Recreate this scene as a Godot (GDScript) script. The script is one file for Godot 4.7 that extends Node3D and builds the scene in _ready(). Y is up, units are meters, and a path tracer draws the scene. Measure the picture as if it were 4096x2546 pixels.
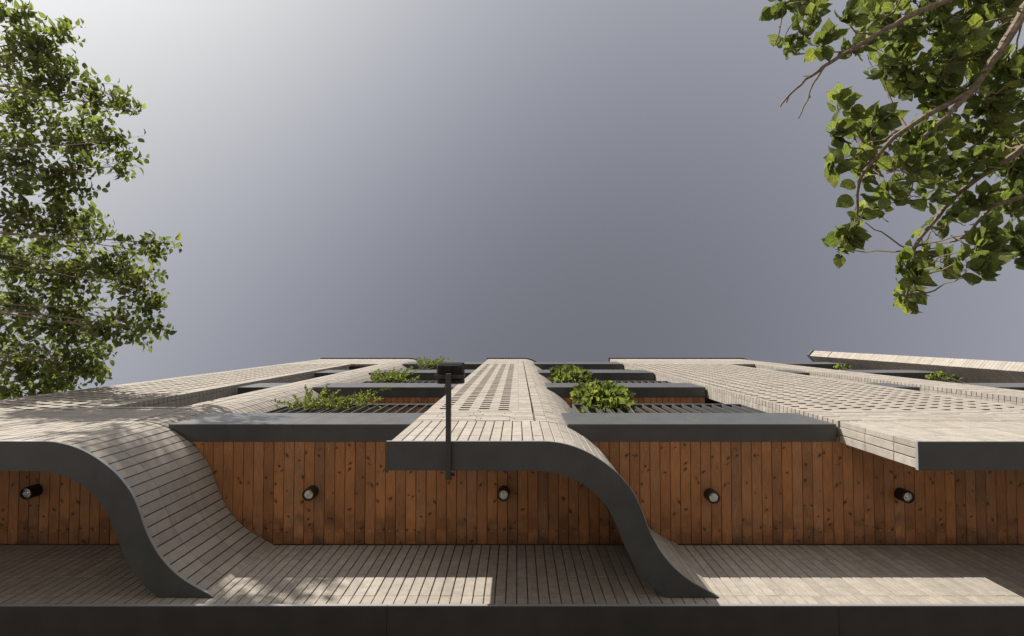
extends Node3D

# Metres. x runs along the facade, y is up, the building lies towards -z.
# Most builders think in (x, height above the lens, distance in from the lens towards the building).
const EYE := 1.5
const FRONT := 0.6745      # plane of the brick fronts
const BACK := 1.622        # plane of the recessed wall
const BAND := 3.2          # underside of the projecting walls
const SOFFIT := 4.0        # timber ceiling
const ROOF := 13.95
const COURSE := 0.069
const PITCH := 0.0676
const STOREYS := [[4.0, 4.572, 5.30], [6.78, 7.37, 7.9], [9.33, 10.06, 10.5], [12.06, 12.94, 12.94]]

var rng := RandomNumberGenerator.new()
var counts := {}
var M := {}
var brick_mats := []
var wood_mats := []
var building: Node3D

func P(x: float, h: float, d: float) -> Vector3:
	return Vector3(x, h + EYE, -d)

# ---------------------------------------------------------------- nodes
func named(called: String, parent: Node) -> String:
	var k := str(parent.get_instance_id()) + called
	var n: int = counts.get(k, 0)
	counts[k] = n + 1
	return called if n == 0 else "%s_%03d" % [called, n]

func hold(called: String, parent: Node = self, at := Vector3.ZERO) -> Node3D:
	var o := Node3D.new()
	o.name = named(called, parent)
	parent.add_child(o)
	o.position = at
	return o

func put(called: String, mesh: Mesh, mat: Material, parent: Node = self, t := Transform3D()) -> MeshInstance3D:
	var o := MeshInstance3D.new()
	o.name = named(called, parent)
	o.mesh = mesh
	o.material_override = mat
	o.transform = t
	parent.add_child(o)
	return o

func tag(o: Node, label: String, category := "", group := "", kind := "") -> void:
	if label: o.set_meta("label", label)
	if category: o.set_meta("category", category)
	if group: o.set_meta("group", group)
	if kind: o.set_meta("kind", kind)

func many(called: String, mesh: Mesh, mat: Material, parent: Node, where: Array, tints: Array) -> void:
	if where.is_empty(): return
	var mm := MultiMesh.new()
	mm.transform_format = MultiMesh.TRANSFORM_3D
	mm.use_colors = true
	mm.mesh = mesh
	mm.instance_count = where.size()
	for i in where.size():
		mm.set_instance_transform(i, where[i])
		mm.set_instance_color(i, tints[i])
	var o := MultiMeshInstance3D.new()
	o.name = named(called, parent)
	o.multimesh = mm
	o.material_override = mat
	o.set_meta("kind", "stuff")
	parent.add_child(o)

# ---------------------------------------------------------------- shapes
func start() -> SurfaceTool:
	var st := SurfaceTool.new()
	st.begin(Mesh.PRIMITIVE_TRIANGLES)
	st.set_smooth_group(-1)
	return st

func tri(st: SurfaceTool, a: Vector3, b: Vector3, c: Vector3, out: Vector3) -> void:
	if (b - a).cross(c - a).dot(out) > 0.0:
		var k := b
		b = c
		c = k
	st.add_vertex(a)
	st.add_vertex(b)
	st.add_vertex(c)

func quad(st: SurfaceTool, a: Vector3, b: Vector3, c: Vector3, d: Vector3, out: Vector3) -> void:
	tri(st, a, b, c, out)
	tri(st, a, c, d, out)

func done(st: SurfaceTool) -> ArrayMesh:
	st.generate_normals()
	return st.commit()

func bevel_box(st: SurfaceTool, c: Vector3, size: Vector3, bev: float) -> void:
	var h := size / 2.0
	var i := h - Vector3.ONE * bev
	for ax in 3:
		var u := (ax + 1) % 3
		var v := (ax + 2) % 3
		for s in [-1.0, 1.0]:
			var q := []
			for k in [[-1, -1], [1, -1], [1, 1], [-1, 1]]:
				var p := Vector3.ZERO
				p[ax] = s * h[ax]
				p[u] = k[0] * i[u]
				p[v] = k[1] * i[v]
				q.append(c + p)
			var n := Vector3.ZERO
			n[ax] = s
			quad(st, q[0], q[1], q[2], q[3], n)
			for s2 in [-1.0, 1.0]:      # the edge between face ax,s and face u,s2
				var e := []
				for k in [[0, -1], [1, -1], [1, 1], [0, 1]]:
					var p := Vector3.ZERO
					p[ax] = s * (h[ax] if k[0] == 0 else i[ax])
					p[u] = s2 * (i[u] if k[0] == 0 else h[u])
					p[v] = k[1] * i[v]
					e.append(c + p)
				n = Vector3.ZERO
				n[ax] = s
				n[u] = s2
				quad(st, e[0], e[1], e[2], e[3], n)
	for sx in [-1.0, 1.0]:
		for sy in [-1.0, 1.0]:
			for sz in [-1.0, 1.0]:
				var s := Vector3(sx, sy, sz)
				tri(st, c + s * Vector3(h.x, i.y, i.z), c + s * Vector3(i.x, h.y, i.z), c + s * Vector3(i.x, i.y, h.z), s)

func box_mesh(size: Vector3, bev := 0.002) -> ArrayMesh:
	var st := start()
	bevel_box(st, Vector3.ZERO, size, bev)
	return done(st)

# a bar between two corners given as x, height, distance
func bar(called: String, x0: float, x1: float, h0: float, h1: float, d0: float, d1: float, mat: Material, parent: Node, bev := 0.003) -> MeshInstance3D:
	return put(called, box_mesh(Vector3(x1 - x0, h1 - h0, d1 - d0), bev), mat, parent, Transform3D(Basis(), P((x0 + x1) / 2, (h0 + h1) / 2, (d0 + d1) / 2)))

# a plan outline (x, distance) given as an outer and an inner edge, raised between two heights
func slab_between(st: SurfaceTool, outer: PackedVector2Array, inner: PackedVector2Array, h0: float, h1: float) -> void:
	var poly := outer.duplicate()
	var back := inner.duplicate()
	back.reverse()
	poly.append_array(back)
	var idx := Geometry2D.triangulate_polygon(poly)
	for k in range(0, idx.size(), 3):
		var a := poly[idx[k]]
		var b := poly[idx[k + 1]]
		var c := poly[idx[k + 2]]
		tri(st, P(a.x, h0, a.y), P(b.x, h0, b.y), P(c.x, h0, c.y), Vector3.DOWN)
		tri(st, P(a.x, h1, a.y), P(b.x, h1, b.y), P(c.x, h1, c.y), Vector3.UP)
	var area := 0.0
	for k in poly.size():
		area += poly[k].cross(poly[(k + 1) % poly.size()])
	for k in poly.size():
		var a := poly[k]
		var b := poly[(k + 1) % poly.size()]
		var n := (b - a).orthogonal() * (1.0 if area < 0.0 else -1.0)
		if Geometry2D.is_point_in_polygon((a + b) / 2.0 + n.normalized() * 0.0005, poly): n = -n
		quad(st, P(a.x, h0, a.y), P(b.x, h0, b.y), P(b.x, h1, b.y), P(a.x, h1, a.y), Vector3(n.x, 0, -n.y))

func tube(st: SurfaceTool, pts: Array, r0: float, r1: float, sides := 6) -> void:
	var rings := []
	for k in pts.size():
		var dir: Vector3 = (pts[mini(k + 1, pts.size() - 1)] - pts[maxi(k - 1, 0)]).normalized()
		var side := dir.cross(Vector3(0.31, 0.9, 0.27)).normalized()
		var up := side.cross(dir)
		var r := lerpf(r0, r1, float(k) / maxf(1.0, pts.size() - 1.0))
		var ring := []
		for j in sides:
			var a := TAU * j / sides
			ring.append(pts[k] + (side * cos(a) + up * sin(a)) * r)
		rings.append(ring)
	for k in pts.size() - 1:
		for j in sides:
			var j2 := (j + 1) % sides
			var mid: Vector3 = (rings[k][j] + rings[k][j2]) / 2.0 - pts[k]
			quad(st, rings[k][j], rings[k][j2], rings[k + 1][j2], rings[k + 1][j], mid)

# surface of revolution about y: profile of (radius, height)
func lathe(profile: Array, sides := 28) -> ArrayMesh:
	var st := SurfaceTool.new()
	st.begin(Mesh.PRIMITIVE_TRIANGLES)
	st.set_smooth_group(-1)
	for k in profile.size() - 1:
		var a: Vector2 = profile[k]
		var b: Vector2 = profile[k + 1]
		var n2 := (b - a).orthogonal()
		for j in sides:
			var t0 := TAU * j / sides
			var t1 := TAU * (j + 1) / sides
			var tm := (t0 + t1) / 2.0
			var out := Vector3(cos(tm) * -n2.x, -n2.y, sin(tm) * -n2.x)
			quad(st, Vector3(cos(t0) * a.x, a.y, sin(t0) * a.x), Vector3(cos(t1) * a.x, a.y, sin(t1) * a.x), Vector3(cos(t1) * b.x, b.y, sin(t1) * b.x), Vector3(cos(t0) * b.x, b.y, sin(t0) * b.x), out)
	return done(st)

# ---------------------------------------------------------------- materials
func lin(r: float, g: float, b: float) -> Color:
	return Color(r, g, b).linear_to_srgb()

func std(r: float, g: float, b: float, rough := 0.8, metal := 0.0) -> StandardMaterial3D:
	var m := StandardMaterial3D.new()
	m.albedo_color = lin(r, g, b)
	m.roughness = rough
	m.metallic = metal
	return m

func noise(freq: float, octaves := 4, sd := 1) -> FastNoiseLite:
	var n := FastNoiseLite.new()
	n.seed = sd
	n.frequency = freq
	n.fractal_octaves = octaves
	n.noise_type = FastNoiseLite.TYPE_SIMPLEX_SMOOTH
	return n

func triplanar(m: StandardMaterial3D, scale: Vector3) -> void:
	m.uv1_triplanar = true
	m.uv1_world_triplanar = true
	m.uv1_scale = scale

func make_materials() -> void:
	# brick: broad clouds, fine grit and a few darker pits
	var broad := noise(0.012, 4, 3).get_seamless_image(512, 512)
	var grit := noise(0.18, 3, 9).get_seamless_image(512, 512)
	var spots := noise(0.035, 2, 21).get_seamless_image(512, 512)
	var im := Image.create(512, 512, false, Image.FORMAT_RGB8)
	var bump := Image.create(512, 512, false, Image.FORMAT_RGB8)
	for y in 512:
		for x in 512:
			var b := broad.get_pixel(x, y).r
			var g := grit.get_pixel(x, y).r
			var s := spots.get_pixel(x, y).r
			var v := 0.92 + 0.13 * (b - 0.5) + 0.12 * (g - 0.5)
			if s > 0.76: v *= 1.0 - (s - 0.76) * 0.7
			var warm := 0.015 * (b - 0.5)
			im.set_pixel(x, y, Color(clampf(v + warm, 0, 1), clampf(v, 0, 1), clampf(v - warm, 0, 1)))
			var h := 0.6 * g + 0.4 * b
			bump.set_pixel(x, y, Color(h, h, h))
	bump.bump_map_to_normal_map(3.0)
	var tex := ImageTexture.create_from_image(im)
	var ntex := ImageTexture.create_from_image(bump)
	for k in 7:
		var tone: Vector3 = [Vector3(0.405, 0.374, 0.334), Vector3(0.432, 0.396, 0.350), Vector3(0.372, 0.338, 0.298), Vector3(0.412, 0.374, 0.326), Vector3(0.398, 0.366, 0.328), Vector3(0.450, 0.415, 0.370), Vector3(1, 1, 1)][k]
		var m := std(tone.x, tone.y, tone.z, 0.88)
		m.albedo_texture = tex
		m.normal_enabled = true
		m.normal_texture = ntex
		m.normal_scale = 0.5
		triplanar(m, Vector3(1.7, 1.7, 1.7))
		if k == 6:
			m.vertex_color_use_as_albedo = true
			M.brick_many = m
		else:
			brick_mats.append(m)
	var mo := std(0.13, 0.112, 0.094, 0.95)
	mo.albedo_texture = tex
	triplanar(mo, Vector3(3, 3, 3))
	M.mortar = mo
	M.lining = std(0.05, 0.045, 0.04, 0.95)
	# dark painted sheet metal, faintly streaked and scuffed
	var str_n := noise(0.02, 4, 40)
	var sm := Image.create(512, 512, false, Image.FORMAT_RGB8)
	var sr := Image.create(512, 512, false, Image.FORMAT_RGB8)
	var cloud := noise(0.008, 3, 44).get_seamless_image(512, 512)
	for y in 512:
		for x in 512:
			var w := 0.5 - 0.5 * cos(TAU * y / 512.0)
			var streak := lerpf(str_n.get_noise_2d(x * 6.0 + y * 1.2, y * 0.35 + 900.0), str_n.get_noise_2d(x * 6.0 + y * 1.2 + 3000.0, y * 0.35), w)
			var c := cloud.get_pixel(x, y).r
			var v := clampf(0.86 + 0.05 * streak + 0.14 * (c - 0.5), 0, 1)
			sm.set_pixel(x, y, Color(v, v, v))
			var r := clampf(0.37 + 0.10 * (c - 0.5) - 0.10 * streak, 0, 1)
			sr.set_pixel(x, y, Color(r, r, r))
	var steel := std(0.072, 0.077, 0.081, 1.0)
	steel.albedo_texture = ImageTexture.create_from_image(sm)
	steel.roughness_texture = ImageTexture.create_from_image(sr)
	steel.metallic_specular = 0.6
	steel.rim_enabled = true
	steel.rim = 0.22
	steel.rim_tint = 0.0
	triplanar(steel, Vector3(1.1, 1.1, 1.1))
	M.steel = steel
	M.lintel = steel.duplicate()
	M.lintel.albedo_color = lin(0.042, 0.042, 0.041)
	M.trim = std(0.36, 0.37, 0.38, 0.38, 0.3)
	M.black = std(0.011, 0.011, 0.011, 0.42)
	M.post = std(0.05, 0.048, 0.045, 0.42)
	M.concrete = std(0.18, 0.17, 0.16, 0.9)
	M.reflector = std(0.80, 0.79, 0.77, 0.22, 1.0)
	M.diode = std(0.75, 0.60, 0.25, 0.5)
	M.lens = StandardMaterial3D.new()
	M.lens.transparency = BaseMaterial3D.TRANSPARENCY_ALPHA
	M.lens.albedo_color = Color(0.9, 0.95, 1.0, 0.12)
	M.lens.roughness = 0.05
	make_wood()
	make_leaves()

func make_wood() -> void:
	# two dozen board faces side by side: stretched grain, knots with swirls, resin stains, rear ends with stain and painted shade, nail heads
	var strips := 24
	var w := 64
	var hgt := 1024
	var im := Image.create(strips * w, hgt, false, Image.FORMAT_RGB8)
	var fine := noise(0.05, 3, 71)
	var slow := noise(0.004, 3, 72)
	var r2 := RandomNumberGenerator.new()
	r2.seed = 5
	for s in strips:
		var tone := r2.randf_range(0.86, 1.08)
		var red := r2.randf_range(-0.02, 0.025)
		var knots := []
		for k in r2.randi_range(2, 5):
			var kx := r2.randf_range(0.12, 0.88) * w
			var ky := r2.randf_range(0.02, 0.98) * hgt
			var kr := r2.randf_range(3.0, 7.5)
			knots.append([kx, ky, kr, r2.randf_range(1.1, 2.2), r2.randf_range(-0.8, 0.8)])
			if r2.randf() < 0.35: knots.append([w - kx + r2.randf_range(-4, 4), ky + r2.randf_range(-14, 14), kr * r2.randf_range(0.6, 1.0), 1.1, r2.randf_range(-0.8, 0.8)])
		var heart := r2.randf_range(0.25, 0.75) * w
		var cath := r2.randf() < 0.5
		for y in hgt:
			for x in w:
				var bend := 0.0
				var dark := 0.0
				for kn in knots:
					var dy: float = (y - kn[1]) / kn[3]
					if absf(dy) > kn[2] * 5.0: continue
					var dx: float = x - kn[0] + dy * kn[4]
					var q: float = (dx * dx + dy * dy) / (kn[2] * kn[2])
					bend += (dx / (1.0 + q)) * 1.6
					dark += 0.85 * exp(-q * 0.9) + 0.30 * exp(-(dx * dx * 0.10 + dy * dy * 0.035 * (1.0 if dy * kn[4] > 0.0 else 4.0)) / kn[2] * 0.8)
				var gx := (x - heart) + bend
				var ring := gx * (0.16 if cath else 0.34)
				if cath: ring = sqrt(gx * gx * 0.05 + pow(sin(y * 0.006 + s) * 3.0, 2.0)) * 2.4
				var g := 0.5 + 0.5 * sin(ring * 2.2 + slow.get_noise_2d(x + s * 400.0, y * 0.6) * 7.0)
				var f := fine.get_noise_2d((x + bend) * 3.0 + s * 500.0, y * 0.10)
				var v := tone * (0.86 + 0.12 * g + 0.13 * f + 0.10 * slow.get_noise_2d(x * 0.5 + s * 900.0 + 5000.0, y * 0.5))
				v *= 1.0 - minf(0.66, dark * (0.62 + 0.35 * f))
				var edge := v
				var stain_shade := smoothstep(0.70, 1.02, float(y) / hgt + 0.34 * slow.get_noise_2d(x * 0.9 + s * 300.0 + 9000.0, y * 0.8) + 0.05 * (tone - 0.95)) * 0.26  # irregular staining plus the recess shade, painted darker towards the rear-wall end
				edge = v * (1.0 - stain_shade)
				var c := Color(0.735 * edge + red * v, 0.514 * edge, 0.342 * edge - red * v + 0.02 * stain_shade)
				im.set_pixel(s * w + x, y, c)
		for k in 2:
			var ny := int([0.13, 0.86][k] * hgt + r2.randf_range(-6, 6))
			var nx := int(r2.randf_range(0.3, 0.7) * w)
			for yy in range(-4, 5):
				for xx in range(-3, 4):
					if xx * xx * 1.4 + yy * yy < 12: im.set_pixel(s * w + nx + xx, clampi(ny + yy, 0, hgt - 1), Color(0.82, 0.74, 0.66))
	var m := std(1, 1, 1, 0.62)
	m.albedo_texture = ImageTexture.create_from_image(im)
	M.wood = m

func make_leaves() -> void:
	# a leaf face: midrib and side veins paler than the blade, blade mottled
	var im := Image.create(128, 128, false, Image.FORMAT_RGB8)
	var mott := noise(0.05, 3, 90)
	for y in 128:
		for x in 128:
			var u := absf(x / 127.0 - 0.5) * 2.0
			var v := y / 127.0
			var vein := smoothstep(0.05, 0.0, u)
			var k := v * 6.5 - u * 2.2
			vein = maxf(vein, smoothstep(0.10, 0.0, absf(k - roundf(k)) ) * 0.7 * (1.0 - 0.5 * u))
			var t := 0.80 + 0.25 * mott.get_noise_2d(x, y)
			var c := Color(0.59, 0.66, 0.455) * t
			c = c.lerp(Color(0.90, 0.93, 0.70), vein * 0.5)
			im.set_pixel(x, y, Color(clampf(c.r, 0, 1), clampf(c.g, 0, 1), clampf(c.b, 0, 1)))
	var tex := ImageTexture.create_from_image(im)
	M.leaf = []
	var tones := [Vector3(0.58, 0.57, 0.45), Vector3(0.90, 0.86, 0.60), Vector3(0.36, 0.39, 0.32), Vector3(1.22, 1.14, 0.76), Vector3(0.70, 0.72, 0.53), Vector3(0.92, 0.88, 0.90)]
	for t in tones:
		var m := std(t.x, t.y, t.z, 0.52)
		m.albedo_texture = tex
		m.backlight_enabled = true
		m.backlight = Color(1.14, 1.14, 0.88)
		M.leaf.append(m)
	var mm := std(1, 1, 1, 0.52)
	mm.albedo_texture = tex
	mm.vertex_color_use_as_albedo = true
	mm.backlight_enabled = true
	mm.backlight = Color(1.14, 1.14, 0.88)
	M.leaf_many = mm
	M.leaf_tones = tones
	M.bark = std(0.38, 0.325, 0.265, 0.9)
	var bk := NoiseTexture2D.new()
	bk.width = 256
	bk.height = 256
	bk.seamless = true
	bk.noise = noise(0.03, 4, 60)
	var ramp := Gradient.new()
	ramp.set_color(0, Color(0.55, 0.5, 0.45))
	ramp.set_color(1, Color(1, 1, 1))
	bk.color_ramp = ramp
	M.bark.albedo_texture = bk
	triplanar(M.bark, Vector3(6, 2, 6))
	M.stem = std(0.055, 0.052, 0.03, 0.9)
	M.twig = std(0.19, 0.145, 0.09, 0.85)

# a broad toothed leaf with a folded blade, a drooping tip and a stalk; length 1 along +y, face +z
func leaf_mesh(wide: float, fold: float, droop: float, sway: float) -> ArrayMesh:
	var rows := [[0.0, 0.0], [-0.03, 0.17], [0.03, 0.33], [0.14, 0.45], [0.28, 0.485], [0.43, 0.46], [0.57, 0.385], [0.70, 0.28], [0.82, 0.165], [0.92, 0.07], [1.0, 0.0]]
	var st := SurfaceTool.new()
	st.begin(Mesh.PRIMITIVE_TRIANGLES)
	st.set_smooth_group(0)
	var at := func(k: int, side: float) -> Vector3:
		var y: float = rows[k][0]
		var hw: float = rows[k][1] * wide * absf(side)
		if absf(side) > 0.9: hw *= 1.0 + (0.035 if k % 2 == 0 else -0.035)
		var z := fold * hw * (1.0 - 0.9 * hw) + 0.035 * sin(y * 11.0 + side * 2.0) * absf(side)
		return Vector3(signf(side) * hw + sway * y * y, y, z - droop * y * y)
	for k in rows.size() - 1:
		for pair in [[0.0, -0.55], [-0.55, -1.0], [0.0, 0.55], [0.55, 1.0]]:
			var a: float = pair[0]
			var b: float = pair[1]
			var q := [at.call(k, a), at.call(k, b), at.call(k + 1, b), at.call(k + 1, a)]
			var v0: float = maxf(rows[k][0], 0.0)
			var v1: float = maxf(rows[k + 1][0], 0.0)
			var uv := [Vector2(0.5 + 0.5 * a, v0), Vector2(0.5 + 0.5 * b, v0), Vector2(0.5 + 0.5 * b, v1), Vector2(0.5 + 0.5 * a, v1)]
			for n in ([0, 1, 2, 0, 2, 3] if b < 0.0 else [0, 2, 1, 0, 3, 2]):
				st.set_uv(uv[n])
				st.add_vertex(q[n])
	st.generate_normals()
	return st.commit()

# ---------------------------------------------------------------- brickwork
func path_of(points: Array) -> PackedVector2Array:
	return PackedVector2Array(points)

func smooth_path(pts: PackedVector2Array, each := 4) -> PackedVector2Array:
	var out := PackedVector2Array()
	for k in pts.size() - 1:
		var p0 := pts[maxi(k - 1, 0)]
		var p3 := pts[mini(k + 2, pts.size() - 1)]
		for j in each:
			out.append(pts[k].cubic_interpolate(pts[k + 1], p0, p3, float(j) / each))
	out.append(pts[pts.size() - 1])
	return out

func relax(pts: PackedVector2Array, times: int) -> PackedVector2Array:
	var p := pts.duplicate()
	for n in times:
		var q := p.duplicate()
		for k in range(1, p.size() - 1):
			q[k] = p[k] * 0.5 + (p[k - 1] + p[k + 1]) * 0.25
		p = q
	return p

func length_of(p: PackedVector2Array) -> float:
	var s := 0.0
	for k in p.size() - 1:
		s += p[k].distance_to(p[k + 1])
	return s

func point_at(p: PackedVector2Array, s: float) -> Vector2:
	for k in p.size() - 1:
		var l := p[k].distance_to(p[k + 1])
		if s <= l or k == p.size() - 2:
			return p[k] + (p[k + 1] - p[k]) * (s / l)
		s -= l
	return p[p.size() - 1]

func brick_frame(p: PackedVector2Array, s0: float, s1: float, h0: float, h1: float, deep: float, proud := 0.0) -> Transform3D:
	var a := point_at(p, s0)
	var b := point_at(p, s1)
	var t := (b - a).normalized()
	var turn := atan2(t.y, t.x)
	var c := (a + b) / 2.0
	var o := P(c.x, (h0 + h1) / 2.0, c.y)
	var bas := Basis(Vector3.UP, turn)
	o -= bas.z * (deep / 2.0 - proud)
	return Transform3D(bas, o)

var brick_meshes := {}
func brick_mesh(size: Vector3) -> ArrayMesh:
	var k := "%.3f %.3f %.3f" % [size.x, size.y, size.z]
	if not brick_meshes.has(k):
		brick_meshes[k] = box_mesh(size, 0.0022)
	return brick_meshes[k]

func tint() -> Color:
	var v := rng.randf_range(0.365, 0.445)
	var w := rng.randf_range(0.0, 0.015)
	return Color(v + w, v * 0.922 + w * 0.4, v * 0.825)

# upright bricks in stacked rows along a path
func soldiers(parent: Node3D, p: PackedVector2Array, s_from: float, s_to: float, rows: Array, single: bool, where: Array = [], tints: Array = []) -> void:
	var n := int(round((s_to - s_from) / PITCH))
	var step := (s_to - s_from) / n
	for i in n:
		for r in rows.size() - 1:
			var h0: float = rows[r]
			var h1: float = rows[r + 1]
			var size := Vector3(snappedf(step - 0.0066, 0.0005), snappedf(h1 - h0 - 0.002, 0.001), 0.042)
			var t := brick_frame(p, s_from + step * i, s_from + step * (i + 1), h0, h1, 0.042, rng.randf_range(-0.0012, 0.0012))
			if single:
				put("brick", brick_mesh(size), brick_mats[rng.randi() % brick_mats.size()], parent, t)
			else:
				where.append(t.scaled_local(size))
				tints.append(tint())

# level courses along a straight run of a path; gaps(course) says where the openwork leaves bricks out
func lay(parent: Node3D, p: PackedVector2Array, from: float, to: float, h: float, singles: bool, where: Array, tints: Array, deep := 0.052, gap := 0.0085) -> void:
	var size := Vector3(to - from - 0.0035, COURSE - gap, deep)
	if size.x < 0.02: return
	var t := brick_frame(p, from, to, h, h + COURSE - gap, deep, rng.randf_range(-0.0015, 0.0015))
	if singles:
		size.x = snappedf(size.x, 0.001)
		put("brick", brick_mesh(size), brick_mats[rng.randi() % brick_mats.size()], parent, t)
	else:
		where.append(t.scaled_local(size))
		tints.append(tint())

func openwork(parent: Node3D, x0: float, x1: float, g0: float, g1: float, first: float, single_to: int, where: Array, tints: Array, slot: Array = []) -> void:
	# the straight front from x0 to x1; openings between g0 and g1, the lowest row of them starting at x = first
	var p := path_of([Vector2(x0, FRONT), Vector2(x1, FRONT)])
	for k in 132:
		var h := 4.02 + COURSE * k
		var cuts := []
		if k >= 8 and k <= 110:
			var g := first + (0.178 if k % 2 else 0.0)
			while g > g0 + 0.356: g -= 0.356
			while g < g0: g += 0.356
			while g + 0.089 < g1 + 0.001:
				cuts.append([g, g + 0.089])
				g += 0.356
		if slot and h > slot[2] and h < slot[3]:
			cuts.append([slot[0], slot[1]])
		cuts.append([x1, x1])
		var at := x0
		var lead := rng.randf_range(0.09, 0.27)
		if k >= 8: lead = 0.0
		for c in cuts:
			var end: float = c[0]
			if end - at < 0.30 and k >= 8:
				lay(parent, p, at - x0, end - x0, h, k < single_to, where, tints)
			else:
				while at < end - 0.001:
					var nx := minf(at + (lead if lead else 0.268), end)
					if end - nx < 0.06: nx = end
					lead = 0.0
					lay(parent, p, at - x0, nx - x0, h, k < single_to, where, tints)
					at = nx
			at = c[1]

func curved_courses(parent: Node3D, p: PackedVector2Array, single_to: int, where: Array, tints: Array) -> void:
	var total := length_of(p)
	var n := int(total / 0.0885)
	for k in 132:
		for j in n:
			lay(parent, p, j * 0.0885, (j + 1) * 0.0885 - 0.001, 4.02 + COURSE * k, k < single_to and j < 13, where, tints, 0.05)

func return_courses(parent: Node3D, p: PackedVector2Array, h_from: float, h_to: float, singles: int, where: Array, tints: Array) -> void:
	var k := int(ceil((h_from - 4.02) / COURSE))
	while 4.02 + COURSE * (k + 1) <= h_to:
		lay(parent, p, 0.0, length_of(p), 4.02 + COURSE * k, k < singles, where, tints, 0.05, rng.randf_range(0.002, 0.005))
		k += 1

func rows_from(a: float, b: float, n: int) -> Array:
	var r := []
	for k in n + 1: r.append(lerpf(a, b, float(k) / n))
	return r

# the S of the plan, from the end of the straight front to where it dies into the recessed wall
const OUTER := [Vector2(0.17, 0.6745), Vector2(0.226, 0.678), Vector2(0.293, 0.690), Vector2(0.361, 0.710), Vector2(0.428, 0.739), Vector2(0.51, 0.786), Vector2(0.609, 0.862), Vector2(0.652, 0.91), Vector2(0.70, 0.968), Vector2(0.735, 1.03), Vector2(0.768, 1.11), Vector2(0.793, 1.182), Vector2(0.820, 1.247), Vector2(0.865, 1.328), Vector2(0.918, 1.402), Vector2(0.993, 1.478), Vector2(1.09, 1.547), Vector2(1.235, 1.620)]
const INNER := [Vector2(0.12, 0.846), Vector2(0.187, 0.851), Vector2(0.252, 0.864), Vector2(0.317, 0.885), Vector2(0.379, 0.913), Vector2(0.439, 0.951), Vector2(0.507, 1.011), Vector2(0.553, 1.066), Vector2(0.599, 1.147), Vector2(0.632, 1.23), Vector2(0.661, 1.305), Vector2(0.704, 1.395), Vector2(0.757, 1.482), Vector2(0.824, 1.555), Vector2(0.907, 1.620)]

func moved(pts: Array, dx: float, dd := 0.0) -> PackedVector2Array:
	var out := PackedVector2Array()
	for p in pts: out.append(p + Vector2(dx, dd))
	return out

func inset(p: PackedVector2Array, by: float) -> PackedVector2Array:
	var out := PackedVector2Array()
	for k in p.size():
		var t := (p[mini(k + 1, p.size() - 1)] - p[maxi(k - 1, 0)]).normalized()
		out.append(p[k] + Vector2(-t.y, t.x) * by)
	return out

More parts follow.
